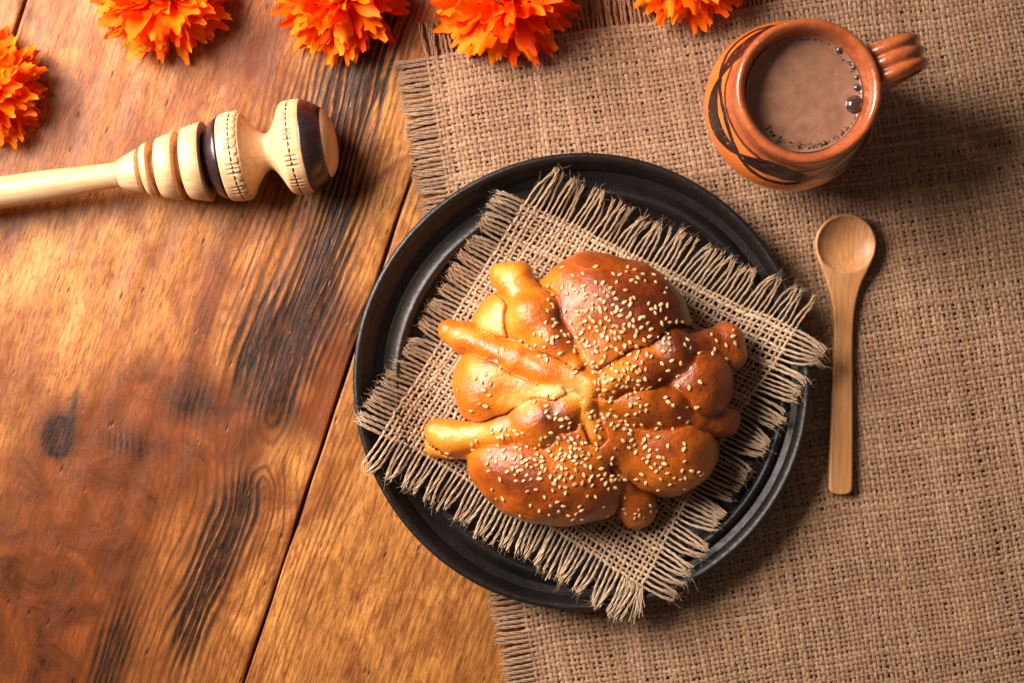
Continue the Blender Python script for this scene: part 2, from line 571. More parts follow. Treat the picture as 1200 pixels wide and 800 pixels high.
def fringe(parent, origin, roots, dirs, lengths, zfn, width, mat, r, clump=3, droop=0.0, pull=0.7, hair=True, sides=4, seg=7, wav=0.5, lift=1.0, tipw=1.25):
    """roots (n,2), dirs (n,2): each thread its own object, tips pulled together in clumps"""
    n = len(roots)
    ids = []
    c = 0
    while len(ids) < n:
        ids += [c] * int(r.integers(max(1, clump - 2), clump + 3))
        c += 1
    ids = np.array(ids[:n])
    tips = roots + dirs * lengths[:, None]
    for q in range(c):
        sel = ids == q
        if not sel.any():
            continue
        mc = tips[sel].mean(0) + dirs[sel].mean(0) * r.normal(0, 0.6)
        p = pull * r.uniform(0.45, 1.05)
        side = np.array([-dirs[sel].mean(0)[1], dirs[sel].mean(0)[0]])
        tips[sel] = tips[sel] * (1 - p) + mc * p + side * r.normal(0, 0.9) + side * r.normal(0, 0.3, sel.sum())[:, None]
    t = np.linspace(0, 1, seg)
    lastroot = []
    for i in range(n):
        ph = r.uniform(0, 6.28)
        side = np.array([-dirs[i][1], dirs[i][0]])
        straight = roots[i] + dirs[i] * lengths[i] * t[:, None]
        bl = (t ** 1.3)[:, None]
        xy = straight * (1 - bl) + (roots[i] + (tips[i] - roots[i]) * t[:, None]) * bl
        xy = xy + side * (wav * r.uniform(.3, 1) * np.sin(t * 5.5 + ph) * t)[:, None]
        z = zfn(xy[:, 0], xy[:, 1]) + lift * r.uniform(0.0, 1.0) * np.sin(t * 2.6) + r.normal(0, .15)
        P = np.concatenate([xy - np.asarray(origin)[:2], z[:, None]], 1)
        R = width * r.uniform(0.8, 1.15)
        turn = r.uniform(5, 9)
        st3, rd3 = [], []
        for q3 in range(3):
            a3 = ph + q3 * 2.094 + turn * t
            sp3 = R * (0.50 + (tipw - 1) * 1.8 * t ** 3)
            off3 = side[None, :] * (sp3 * np.cos(a3))[:, None]
            Q = P.copy()
            Q[:, :2] += off3
            Q[:, 2] += 0.55 * sp3 * np.sin(a3)
            Q[-1, :2] += dirs[i] * r.normal(0, 0.7)
            st3.append(Q)
            rr3 = R * 0.62 * r.uniform(0.8, 1.1) * np.ones(seg)
            rr3[-1] *= 0.7
            rd3.append(rr3)
        vv, ff = tubes(np.array(st3), np.array(rd3), 3, 0.8)
        mm = mesh_np("fringe_thread", vv, ff)
        attr(mm, "tint", np.full(len(vv), r.uniform(0.35, 1.0)))
        obj("fringe_thread", mm, mat, parent)
        lastroot.append((P, dirs[i], R))
    if hair:
        st, dr = [], []
        for P, d, R in lastroot:
            for _ in range(8):
                q = r.uniform(0.3, 1.0) if r.uniform() < .5 else r.uniform(0.85, 1.0)
                base = np.array([np.interp(q, t, P[:, k]) for k in range(3)])
                base += r.normal(0, R * 0.6, 3) * np.array([1, 1, .5])
                st.append(base)
                dr.append([d[0], d[1], 0.1])
        hairs(np.array(st), np.array(dr), 3.4, r, 0.09, "stray_fibre", mat, parent, jitter=0.28)


r1 = np.random.default_rng(5)
left_roots = cloth_xy(np.zeros(NV) + 0.001, tp)
ld = np.tile(-E1, (NV, 1)) + r1.normal(0, 0.03, (NV, 2))
fringe(cloth, CL0, left_roots, ld, 17.5 + 1.0 * np.convolve(r1.normal(0, 1, NV), np.ones(5) / 5, 'same') + r1.normal(0, .35, NV),
       lambda x, y: 1.2 + 0.6 * cloth_z(x, y), 1.20, BURLAP, r1, clump=4, pull=0.22, wav=0.35, lift=0.7, tipw=1.25)
m = sp < 0.80
top_roots = cloth_xy(sp[m], np.zeros(m.sum()) + 0.001)
n_top = len(top_roots)
td = np.tile(-E2, (n_top, 1)) + r1.normal(0, 0.04, (n_top, 2))
fringe(cloth, CL0, top_roots, td, 20 + r1.normal(0, 0.8, n_top), lambda x, y: 1.2 + 0.6 * cloth_z(x, y), 1.1, BURLAP, r1, clump=4, pull=0.4, wav=0.5, lift=0.7)
# loose fibres standing off the weave
pick = r1.integers(0, len(v), 2600)
hs = v[pick]
hs[:, 2] += 0.3
hairs(hs, r1.normal(0, 1, (len(hs), 3)) * np.array([1, 1, .35]), 3.4, r1, 0.075, "stray_fibre", BURLAP, cloth, jitter=0.1)


# ================================================================== PLATE
PC = np.array([39.9, -22.9])
RO = np.array([5.0, -2.6])                 # the hand made inner ridge sits off centre


def clay_black():
    M = Mat("black_burnished_clay")
    vec = M.coords()
    n = M.noise(vec, 190, 6, 0.7)
    n2 = M.noise(vec, 18, 4, 0.6)
    c = M.mix(M.ramp(n2, [(0.35, 0.0), (0.65, 1.0)]), (0.0060, 0.0046, 0.0046), (0.014, 0.0098, 0.0084))
    sp_ = M.ramp(M.noise(vec, 900, 2, 0.6), [(0.70, 0.0), (0.76, 1.0)])
    c = M.mix(M.math('MULTIPLY', sp_, 0.5), c, (0.13, 0.10, 0.085))
    M.set(Base_Color=c, Roughness=M.math('MULTIPLY_ADD', n, 0.34, 0.23))
    M.b.inputs['Specular IOR Level'].default_value = 0.42
    M.set(Normal=M.bump(M.math('ADD', n, M.math('MULTIPLY', n2, 2.0)), 0.0006, 0.8))
    return M.m


PLATE = clay_black()
prof = [(0, 3.2), (60, 3.2), (92, 3.4), (97, 4.6), (110, 9), (122, 16.0), (128.3, 21.0), (130.3, 24.0), (129.6, 25.6),
        (127.6, 25.8), (125.4, 23.5), (122.5, 17.0), (121.0, 11.0), (119.4, 11.2), (116.6, 14.6), (113.0, 18.0), (110.4, 18.6),
        (108.4, 16.2), (106.0, 12.0), (101, 8.4), (92, 7.4), (60, 7.1), (25, 7.0), (0.01, 7.0)]
pr = np.array(prof)
dense = resample(pr, 1.1)
pv, pf = lathe(dense, 192)
rr = np.hypot(pv[:, 0], pv[:, 1])
inner = np.repeat(np.arange(len(dense)), 192) > len(dense) * 0.50
wgt = sstep(125, 119, rr) * sstep(60, 104, rr) * np.where(inner & (pv[:, 2] > 6), 1, 0)
th = np.arctan2(pv[:, 1], pv[:, 0])
pv[:, 0] += RO[0] * wgt + 0.35 * np.cos(3 * th + 1)
pv[:, 1] += RO[1] * wgt + 0.35 * np.sin(2 * th)
pv[:, 2] += 0.35 * np.sin(2 * th + 0.7) * (rr / 130) ** 2
plate_me = mesh_np("black_clay_plate", pv, pf)
plate = obj("black_clay_plate", plate_me, PLATE, None,
            "round black clay plate with raised rim under the frayed napkin and the bread", "plate")
plate.location = (PC[0] * MM, PC[1] * MM, 0.0)


# ================================================================== NAPKIN
def nap_z(x, y):
    rr_ = np.hypot(x - PC[0], y - PC[1])
    z = 8.3 + 18.8 * sstep(80, 130, rr_)
    z = z + 0.35 * wob(x, y, 60, 12) * (rr_ > 75)
    return z


def nz_guess(p):
    q = W(p[0], p[1], 20)
    for _ in range(4):
        q = W(p[0], p[1], float(nap_z(q[0], q[1])))
    return q[:2]


NC = [nz_guess(p) for p in ((615, 233), (936, 386), (754, 688), (445, 508))]     # TL, TR, BR, BL


def nap_xy(s, t):
    s, t = s[..., None], t[..., None]
    q = (NC[0] * (1 - s) * (1 - t) + NC[1] * s * (1 - t) + NC[2] * s * t + NC[3] * (1 - s) * t)
    x, y = q[..., 0], q[..., 1]
    dx = 0.9 * wob(x, y, 90, 13) + 0.35 * wob(x, y, 35, 14)
    dy = 0.9 * wob(x, y, 85, 15) + 0.35 * wob(x, y, 33, 16)
    return np.stack([x + dx, y + dy], -1)


napkin = empty("burlap_napkin", (PC[0], PC[1], 7.2), "small square pale burlap napkin with long frayed fringe between black plate and bread", "napkin")


def nap_zl(x, y):
    return nap_z(x, y) - 7.2


NN, NM = 60, 57
v, f, tint, sp, tp = weave(nap_xy, NN, NM, nap_zl, 0.84, 0.38, 31, 0.45, sub=3, rad_jit=0.12, loose=0.5)
v = v - np.array([PC[0], PC[1], 0])
me = mesh_np("weave", v, f)
attr(me, "tint", tint)
obj("weave", me, NAPK, napkin, kind="stuff")
r2 = np.random.default_rng(77)
z1 = np.zeros


def edge(s, t, ds, dt):
    a = nap_xy(s, t)
    b = nap_xy(s + ds, t + dt)
    d = a - b
    return a, d / np.linalg.norm(d, axis=1, keepdims=True)


ps = PC
# top right edge (t=0): long loose threads
a, d = edge(sp, z1(NN), 0, 0.04)
fringe(napkin, ps, a, d, 23 + 1.2 * r2.normal(0, 1, NN) - 2.5 * sp, nap_zl, 0.80, NAPK, r2, clump=3, pull=0.62, wav=1.3, lift=2.6, tipw=1.35)
# right edge (s=1)
a, d = edge(z1(NM) + 1, tp, -0.04, 0)
fringe(napkin, ps, a, d, 19.5 + 1.2 * r2.normal(0, 1, NM) - 1 * tp, nap_zl, 0.95, NAPK, r2, clump=5, pull=0.45, wav=0.7, lift=2.2, tipw=1.35)
# bottom edge (t=1)
a, d = edge(sp, z1(NN) + 1, 0, -0.04)
fringe(napkin, ps, a, d, 19.5 + 1.4 * r2.normal(0, 1, NN) + 3 * sp, nap_zl, 0.86, NAPK, r2, clump=3, pull=0.45, wav=1.0, lift=2.0, tipw=1.3)
# left edge (s=0): tight even fringe
a, d = edge(z1(NM), tp, 0.04, 0)
fringe(napkin, ps, a, d, 15.5 + 0.8 * r2.normal(0, 1, NM), nap_zl, 1.12, NAPK, r2, clump=4, pull=0.38, wav=0.5, lift=1.2, tipw=1.3)
cst = np.repeat(nap_xy(np.linspace(0.93, 1.0, 14), np.ones(14) * 1.0), 6, axis=0)
cst = np.concatenate([cst - PC, nap_zl(cst[:, 0], cst[:, 1])[:, None] + 1.0], 1) + r2.normal(0, 0.5, (84, 3))
hairs(cst, np.tile([[-0.12, -1.0, 0.02]], (84, 1)), 17, r2, 0.34, "loose_tassel", NAPK, napkin, jitter=0.10)
pick = r2.integers(0, len(v), 800)
hs = v[pick]
hs[:, 2] += 0.3
hairs(hs, r2.normal(0, 1, (len(hs), 3)) * np.array([1, 1, .4]), 3.0, r2, 0.07, "stray_fibre", NAPK, napkin, jitter=0.1)


# ================================================================== BREAD (signed distance field, meshed)
BZ = 9.4
G = 0.92


def bp(px, py, z):
    return W(px, py, z)


X = np.arange(-62, 146, G, dtype=np.float32)
Y = np.arange(-122, 64, G, dtype=np.float32)
Z = np.arange(BZ - 3, 78, G, dtype=np.float32)
GX, GY, GZ = np.meshgrid(X, Y, Z, indexing='ij')
# hand shaped dough: the space the shapes are drawn in is gently bent
_x, _y, _z = GX, GY, GZ
GX = _x + 1.0 * np.sin(_y / 11.0 + 0.6 * np.sin(_x / 13)) + 0.45 * np.sin(_y / 4.7 + _z / 6.0 + 1.3) + 0.28 * np.sin(_x / 2.9 + _y / 3.7)
GY = _y + 1.0 * np.sin(_x / 10.0 + 2.1 + 0.7 * np.sin(_y / 12)) + 0.45 * np.sin(_x / 5.1 - _z / 7.0) + 0.28 * np.sin(_y / 3.1 - _x / 3.3)
GZ = _z + 0.9 * np.sin(_x / 8.3 + 1.7) * np.sin(_y / 7.7 + 0.4) + 0.30 * np.sin(_x / 3.6 + 0.5) * np.sin(_y / 3.3)


def ell(px, py, zc, rx, ry, rz, rot=0.0):
    c = bp(px, py, zc)
    a = math.radians(rot)
    dx, dy, dz = GX - c[0], GY - c[1], GZ - zc
    u = dx * math.cos(a) + dy * math.sin(a)
    w = -dx * math.sin(a) + dy * math.cos(a)
    k0 = np.sqrt((u / rx) ** 2 + (w / ry) ** 2 + (dz / rz) ** 2)
    k1 = np.sqrt((u / rx ** 2) ** 2 + (w / ry ** 2) ** 2 + (dz / rz ** 2) ** 2) + 1e-6
    return (k0 * (k0 - 1) / k1).astype(np.float32)


def smin(a, b, k):
    h = np.clip(0.5 + 0.5 * (b - a) / k, 0, 1)
    return b * (1 - h) + a * h - k * h * (1 - h)


def seg(p, q, r0, r1):
    d = q - p
    L2 = float(d @ d)
    t = np.clip(((GX - p[0]) * d[0] + (GY - p[1]) * d[1] + (GZ - p[2]) * d[2]) / L2, 0, 1)
    dist = np.sqrt((GX - p[0] - t * d[0]) ** 2 + (GY - p[1] - t * d[1]) ** 2 + (GZ - p[2] - t * d[2]) ** 2)
    ts = t * t * (3 - 2 * t)
    return (dist - (r0 + (r1 - r0) * ts)).astype(np.float32)


def bone(pts):
    """pts: (px, py, z, r)"""
    P = [bp(a, b, c) for a, b, c, _ in pts]
    d = None
    for i in range(len(P) - 1):
        s = seg(P[i], P[i + 1], pts[i][3], pts[i + 1][3])
        d = s if d is None else smin(d, s, 2.0)
    return d


dome = ell(690, 455, 26, 65, 61, 34)
dome = smin(dome, ell(724, 371, 27, 47, 34, 34, -28), 6)      # large upper lobe
dome = smin(dome, ell(640, 554, 25, 47, 30, 31, -14), 6)      # lower lobe
dome = smin(dome, ell(780, 520, 25, 31, 31, 31, 20), 7)       # lower right lobe
dome = smin(dome, ell(806, 446, 26, 26, 30, 31, 0), 7)        # right lobe
dome = smin(dome, ell(582, 452, 23, 26, 27, 28, 10), 5)       # left lobe
dome = smin(dome, ell(608, 378, 19, 29, 24, 26, 40), 5)       # pale web upper left
bA = bone([(592, 322, 24, 9.2), (602, 326, 27, 11.2), (614, 346, 33, 9.8), (628, 374, 40, 16.5), (646, 400, 47, 11.5), (672, 436, 53, 8)])
bB = bone([(530, 391, 22, 8.6), (544, 397, 25, 10.4), (570, 407, 34, 8.6), (608, 420, 41.5, 10.6), (645, 436, 46.5, 12.0), (690, 452, 54, 8.0)])
bC = bone([(516, 508, 20, 9.0), (530, 513, 23, 10.6), (562, 511, 30.5, 8.4), (596, 501, 38, 11.0), (634, 492, 42, 17.5), (662, 484, 47, 13.0), (682, 462, 53, 7.0)])
bC2 = bone([(513, 524, 15, 7.5), (548, 524, 22, 8.0)])
bD = bone([(749, 599, 18, 10.6), (742, 586, 22, 11.2), (729, 564, 29, 9.4), (716, 540, 38, 8.4), (700, 505, 47, 8.0), (686, 470, 54, 7), (672, 455, 55, 6)])
bE = bone([(853, 491, 25, 9.2), (840, 489, 29, 10.2), (812, 485, 38, 10.0), (780, 480, 43, 14.0), (750, 472, 49, 12.5), (712, 462, 53, 9.0)])
bF = bone([(852, 396, 27, 10.6), (849, 412, 27, 12.0), (832, 404, 32, 9.8), (812, 408, 37, 10.0), (784, 416, 42, 16.5), (752, 430, 49, 12.5), (712, 448, 55, 9.0)])
deep = dome + 2.8
gw = (0.30 + 0.70 * np.clip((_x - 10) / 50.0, 0, 1) + 0.7 * np.sin(_x / 17.0 + 0.9) * np.sin(_y / 14.0 + 1.0) + 0.5 * np.sin(_x / 5.3) * np.sin(_y / 4.9)).astype(np.float32)
bones = None
for bn in (bE, bF, bD, bA, bC2, bC, bB):
    cutd = -smin(-dome, bn - gw, 1.4)
    dome = cutd
    bones = bn if bones is None else smin(np.maximum(bones, -(bn - 0.5 * gw)), bn, 1.3)
bread_sdf = smin(smin(dome, deep, 0.8), bones, 1.3)
lump = (0.9 * np.sin(GX / 7.3 + 1.1 * np.sin(GY / 9)) * np.sin(GY / 8.1 + 0.7) + 0.5 * np.sin(GX / 3.9 + GZ / 5) * np.sin(GY / 4.4 + 2))
bread_sdf = bread_sdf + 0.22 * lump + 0.5
bread_sdf = np.maximum(bread_sdf, -(_z - BZ))
bread_sdf = bread_sdf.astype(np.float32)


def surface_nets(sdf, ox, oy, oz, g):
    nx, ny, nz = sdf.shape
    ins = sdf < 0
    cs = np.zeros((nx - 1, ny - 1, nz - 1), dtype=np.int8)
    corners = [(i, j, k) for i in (0, 1) for j in (0, 1) for k in (0, 1)]
    for i, j, k in corners:
        cs += ins[i:nx - 1 + i, j:ny - 1 + j, k:nz - 1 + k]
    act = (cs > 0) & (cs < 8)
    ci = np.argwhere(act)
    vid = -np.ones(act.shape, dtype=np.int64)
    vid[act] = np.arange(len(ci))
    acc = np.zeros((len(ci), 3))
    cnt = np.zeros(len(ci))
    vals = {c: sdf[ci[:, 0] + c[0], ci[:, 1] + c[1], ci[:, 2] + c[2]] for c in corners}
    for c in corners:
        for ax in range(3):
            if c[ax] == 0:
                d = list(c)
                d[ax] = 1
                d = tuple(d)
                a, b = vals[c], vals[d]
                m_ = (a < 0) != (b < 0)
                t = np.where(m_, a / np.where(m_, a - b, 1), 0)
                p = np.array(c, float)[None, :] + t[:, None] * (np.array(d) - np.array(c))[None, :]
                acc[m_] += p[m_]
                cnt[m_] += 1
    V_ = (ci + acc / cnt[:, None]) * g + np.array([ox, oy, oz])
    quads = []
    for ax in range(3):
        sl0 = [slice(1, n - 1) for n in (nx, ny, nz)]
        sl0[ax] = slice(0, (nx, ny, nz)[ax] - 1)
        sl1 = list(sl0)
        sl1[ax] = slice(1, (nx, ny, nz)[ax])
        A_, B_ = ins[tuple(sl0)], ins[tuple(sl1)]
        e = np.argwhere(A_ != B_)
        flip = B_[tuple(e.T)]
        e = e + np.array([s.start for s in sl0])
        b1, b2 = (ax + 1) % 3, (ax + 2) % 3
        o1 = np.zeros(3, int)
        o1[b1] = 1
        o2 = np.zeros(3, int)
        o2[b2] = 1
        q = np.stack([vid[tuple((e - o1 - o2).T)], vid[tuple((e - o2).T)], vid[tuple(e.T)], vid[tuple((e - o1).T)]], -1)
        q[flip] = q[flip][:, ::-1]
        quads.append(q)
    return V_, np.vstack(quads)


bv, bf_ = surface_nets(bread_sdf, X[0], Y[0], Z[0], G)
# a little relaxation
E_ = np.vstack([bf_[:, [0, 1]], bf_[:, [1, 2]], bf_[:, [2, 3]], bf_[:, [3, 0]]])
deg = np.bincount(E_.ravel(), minlength=len(bv)).astype(float)
for _ in range(2):
    sm = np.zeros_like(bv)
    for k in range(3):
        sm[:, k] = np.bincount(E_[:, 0], bv[E_[:, 1], k], len(bv)) + np.bincount(E_[:, 1], bv[E_[:, 0], k], len(bv))
    bv = bv * 0.45 + 0.55 * sm / deg[:, None]
print("bread verts", len(bv), "z max", bv[:, 2].max())

kz = 0.5 * (D - bv[:, 2]) / D
BPX = 600 + bv[:, 0] / kz
BPY = 400 - bv[:, 1] / kz


def g2(px, py, sx, sy, w, rot=0):
    return w * gauss(BPX, BPY, px, py, sx, sy, math.radians(rot))


brown = np.full(len(bv), 0.52)
for a in ((740, 345, 85, 52, .42, 25), (790, 370, 45, 45, .30, 30), (640, 580, 80, 34, .30, 10), (600, 560, 40, 25, .22, 20), (645, 488, 26, 15, .55, 5),
          (800, 440, 50, 40, .32, 0), (790, 520, 48, 45, .22, 0), (842, 400, 28, 24, .18, 0), (845, 490, 22, 10, .35, 0), (746, 590, 17, 22, .20, 0),
          (575, 455, 24, 20, .12, 0), (700, 540, 28, 34, .20, 0), (655, 375, 10, 28, .45, 8), (600, 415, 34, 6, .16, -15), (555, 400, 20, 6, .15, -20), (575, 425, 12, 5, .2, 0),
          (625, 372, 18, 14, .12, 0), (760, 440, 25, 18, .15, 0), (735, 500, 25, 28, .15, 0)):
    brown += g2(*a)
for a in ((594, 318, 18, 14, -.60, 0), (595, 365, 18, 20, -.30, 0), (575, 372, 22, 20, -.40, 0), (545, 392, 24, 10, -.32, 0), (640, 458, 40, 9, -.72, -6), (600, 472, 30, 8, -.5, 15),
          (675, 460, 18, 18, -.45, 0), (690, 495, 9, 34, -.52, -8), (525, 510, 26, 16, -.42, 0), (570, 507, 26, 9, -.42, 0), (590, 440, 16, 12, -.3, 0),
          (556, 430, 16, 10, -.28, 0), (660, 345, 22, 14, -.22, 0), (640, 325, 22, 10, -.2, 0), (725, 440, 26, 14, -.35, 0), (765, 410, 22, 8, -.30, 20),
          (835, 535, 10, 34, -.36, 0), (760, 455, 20, 6, -.2, 0), (620, 400, 25, 8, -.25, -20), (730, 610, 18, 8, -.25, 0), (810, 560, 30, 10, -.2, 0)):
    brown += g2(a[0], a[1], a[2], a[3], a[4] * (0.80 if a[4] > 0 else 0.82), a[5])
brown -= 0.45 * sstep(22, 11, bv[:, 2])
bread_me = mesh_np("crust", bv - np.array([PC[0], PC[1], BZ]), bf_)
attr(bread_me, "brown", brown)


def crust_material():
    M = Mat("glazed_crust")
    vec = M.coords()
    b = M.attr("brown")
    n1 = M.noise(vec, 42, 5, 0.6, 0.5)
    n2 = M.noise(vec, 190, 5, 0.65, 0.6)
    n3 = M.noise(vec, 900, 3, 0.6)
    fac = M.math('ADD', b, M.math('MULTIPLY_ADD', n1, 0.70, -0.37))
    fac = M.math('ADD', fac, M.math('MULTIPLY_ADD', n2, 0.30, -0.15), clamp=True)
    v = M.node('ShaderNodeTexVoronoi', feature='DISTANCE_TO_EDGE')
    v.inputs['Scale'].default_value = 60
    M.t.links.new(M.coords(), v.inputs['Vector'])
    blis = M.ramp(M.noise(vec, 420, 2, 0.5), [(0.66, 0.0), (0.74, 0.22)])
    fac = M.math('ADD', fac, blis, clamp=True)
    c = M.ramp(fac, [(0.0, (0.70, 0.36, 0.10)), (0.20, (0.67, 0.255, 0.026)), (0.42, (0.62, 0.17, 0.008)),
                     (0.64, (0.42, 0.088, 0.005)), (0.86, (0.235, 0.038, 0.003)), (1.0, (0.12, 0.018, 0.002))])
    M.set(Base_Color=c)
    M.set(Roughness=M.math('MULTIPLY_ADD', n2, 0.26, 0.20))
    M.b.inputs['Specular IOR Level'].default_value = 0.5
    M.b.inputs['Coat Weight'].default_value = 0.35
    M.b.inputs['Coat Roughness'].default_value = 0.26
    M.b.inputs['Subsurface Weight'].default_value = 0.10
    M.b.inputs['Subsurface Radius'].default_value = (1.0, 0.35, 0.1)
    M.b.inputs['Subsurface Scale'].default_value = 0.003
    h = M.math('MULTIPLY_ADD', n2, 0.8, M.math('MULTIPLY', n3, 0.18))
    h = M.math('MULTIPLY_ADD', n1, 1.6, h)
    h = M.math('MULTIPLY_ADD', M.noise(M.coords((1, 1, 1)), 2200, 3, 0.7), 0.10, h)
    crk = M.node('ShaderNodeTexVoronoi', feature='DISTANCE_TO_EDGE')
    crk.inputs['Scale'].default_value = 95
    M.t.links.new(M.coords((1.0, 0.6, 1.0)), crk.inputs['Vector'])
    ck = M.math('MULTIPLY', M.ramp(crk.outputs['Distance'], [(0.0, 1.0), (0.05, 0.0)]), M.ramp(n1, [(0.50, 0.0), (0.62, 1.0)]))
    h = M.math('MULTIPLY_ADD', ck, -0.05, h)
    nn = M.bump(h, 0.0014, 0.7)
    M.set(Normal=nn)
    M.put(M.b.inputs['Coat Normal'], M.bump(h, 0.0014, 0.6))
    return M.m


bread = empty("sweet_bread", (PC[0], PC[1], BZ), "round golden brown sweet bread with crossed dough bones and sesame seeds on the napkin", "bread")
obj("crust", bread_me, crust_material(), bread)

# ---- sesame seeds
bvh = BVHTree.FromPolygons([tuple(p) for p in bv], [tuple(int(i) for i in q) for q in bf_])


def seed_mesh(sc, name="sesame_seed"):
    ring, seg_ = 4, 6
    vs, fs = [], []
    us = np.linspace(0, 1, ring + 2)[1:-1]
    vs.append((-1.72 * sc, 0, 0))
    for u in us:
        x = -1.72 + 3.44 * u
        w = 1.12 * math.sin(math.pi * u) ** 0.72 * (1.12 - 0.42 * u)
        for k in range(seg_):
            a = 2 * math.pi * k / seg_
            vs.append((x * sc, w * math.cos(a) * sc, 0.55 * w * math.sin(a) * sc))
    vs.append((1.72 * sc, 0, 0))
    for k in range(seg_):
        fs.append((0, 1 + (k + 1) % seg_, 1 + k))
    for i in range(ring - 1):
        for k in range(seg_):
            a, b = 1 + i * seg_ + k, 1 + i * seg_ + (k + 1) % seg_
            fs.append((a, b, b + seg_))
            fs.append((a, b + seg_, a + seg_))
    l = len(vs) - 1
    for k in range(seg_):
        fs.append((l, l - seg_ + k, l - seg_ + (k + 1) % seg_))
    return np.array(vs), np.array(fs)


def seed_material():
    M = Mat("sesame")
    oi = M.node('ShaderNodeObjectInfo')
    n = M.noise(M.coords(), 700, 3)
    c = M.ramp(oi.outputs['Random'], [(0.0, (0.42, 0.20, 0.07)), (0.25, (0.62, 0.36, 0.15)), (1.0, (0.82, 0.59, 0.33))])
    c = M.mix(M.math('MULTIPLY', n, 0.5), c, (0.62, 0.36, 0.16))
    M.set(Base_Color=c, Roughness=0.42)
    M.b.inputs['Subsurface Weight'].default_value = 0.0
    return M.m


SEED = seed_material()
seed_meshes = []
for i, s_ in enumerate((0.88, 1.03, 1.17)):
    sv, sf = seed_mesh(s_)
    sm_ = mesh_np("sesame_seed", sv, sf)
    sm_.materials.append(SEED)
    seed_meshes.append((sm_, sv, sf))

clusters = [(712, 398, 17, 26, 62), (722, 365, 38, 30, 50), (757, 375, 32, 20, 26), (690, 335, 22, 14, 12), (748, 322, 24, 16, 8), (652, 388, 8, 22, 17),
            (724, 440, 16, 10, 26), (738, 450, 12, 12, 10), (790, 418, 22, 18, 20), (845, 404, 17, 12, 9), (618, 410, 34, 10, 12), (570, 462, 16, 18, 11),
            (648, 488, 16, 15, 15), (600, 508, 14, 6, 9), (665, 530, 18, 15, 44), (640, 560, 40, 22, 34), (582, 534, 22, 10, 16), (612, 540, 14, 12, 12), (690, 570, 28, 26, 22),
            (700, 502, 20, 24, 24), (742, 505, 30, 22, 30), (775, 520, 28, 28, 26), (788, 560, 15, 6, 9), (745, 604, 12, 4, 9), (725, 470, 30, 12, 8),
            (718, 562, 8, 5, 9), (640, 600, 34, 8, 10)]
rs = np.random.default_rng(19)
placed = []
cand = []
for cx, cy, sx, sy, n in clusters:
    for _ in range(n):
        for _try in range(12):
            px, py = rs.normal(cx, sx), rs.normal(cy, sy)
            if all((px - a) ** 2 + (py - b) ** 2 > 17 for a, b in placed):
                break
        placed.append((px, py))
        p = W(px, py, 52)
        hit = bvh.ray_cast(Vector((p[0], p[1], 120)), Vector((0, 0, -1)))
        if hit[0] is None:
            continue
        p = W(px, py, hit[0].z)
        hit = bvh.ray_cast(Vector((p[0], p[1], 120)), Vector((0, 0, -1)))
        if hit[0] is None or hit[0].z < 18 or hit[1].z < 0.15:
            continue
        nrm = hit[1].normalized()
        cand.append((hit[0], nrm))
rs.shuffle(cand) if False else None
order = sorted(range(len(cand)), key=lambda i: -cand[i][1].z)
print("seeds", len(cand))
rest_v, rest_f, off = [], [], 0
for rank, i in enumerate(order):
    loc, nrm = cand[i]
    a = rs.uniform(0, 6.283)
    q = nrm.to_track_quat('Z', 'X')
    M4 = Matrix.Translation((Vector(loc) + nrm * 0.30 - Vector((PC[0], PC[1], BZ)))) @ q.to_matrix().to_4x4() @ Matrix.Rotation(a, 4, 'Z') @ Matrix.Rotation(rs.normal(0, 0.26), 4, 'Y')
    me_, sv, sf = seed_meshes[int(rs.integers(0, 3))]
    if rank < 300:
        o = obj("sesame_seed", me_, None, bread)
        T = M4.copy()
        T.translation = T.translation * MM
        o.matrix_local = T
    else:
        mv = np.array([(M4 @ Vector(p))[:] for p in sv])
        rest_v.append(mv)
        rest_f.append(sf + off)
        off += len(sv)
if rest_v:
    me_ = mesh_np("sesame_seed", np.vstack(rest_v), np.vstack(rest_f))
    obj("scattered_sesame", me_, SEED, bread, kind="stuff")


# ================================================================== MUG
MC = np.array([155.6, 131.8])
mug = empty("clay_mug", (MC[0], MC[1], 2.0), "small glazed orange clay mug with painted black bands and fluted handle, full of hot chocolate", "mug")
mz0 = 2.0


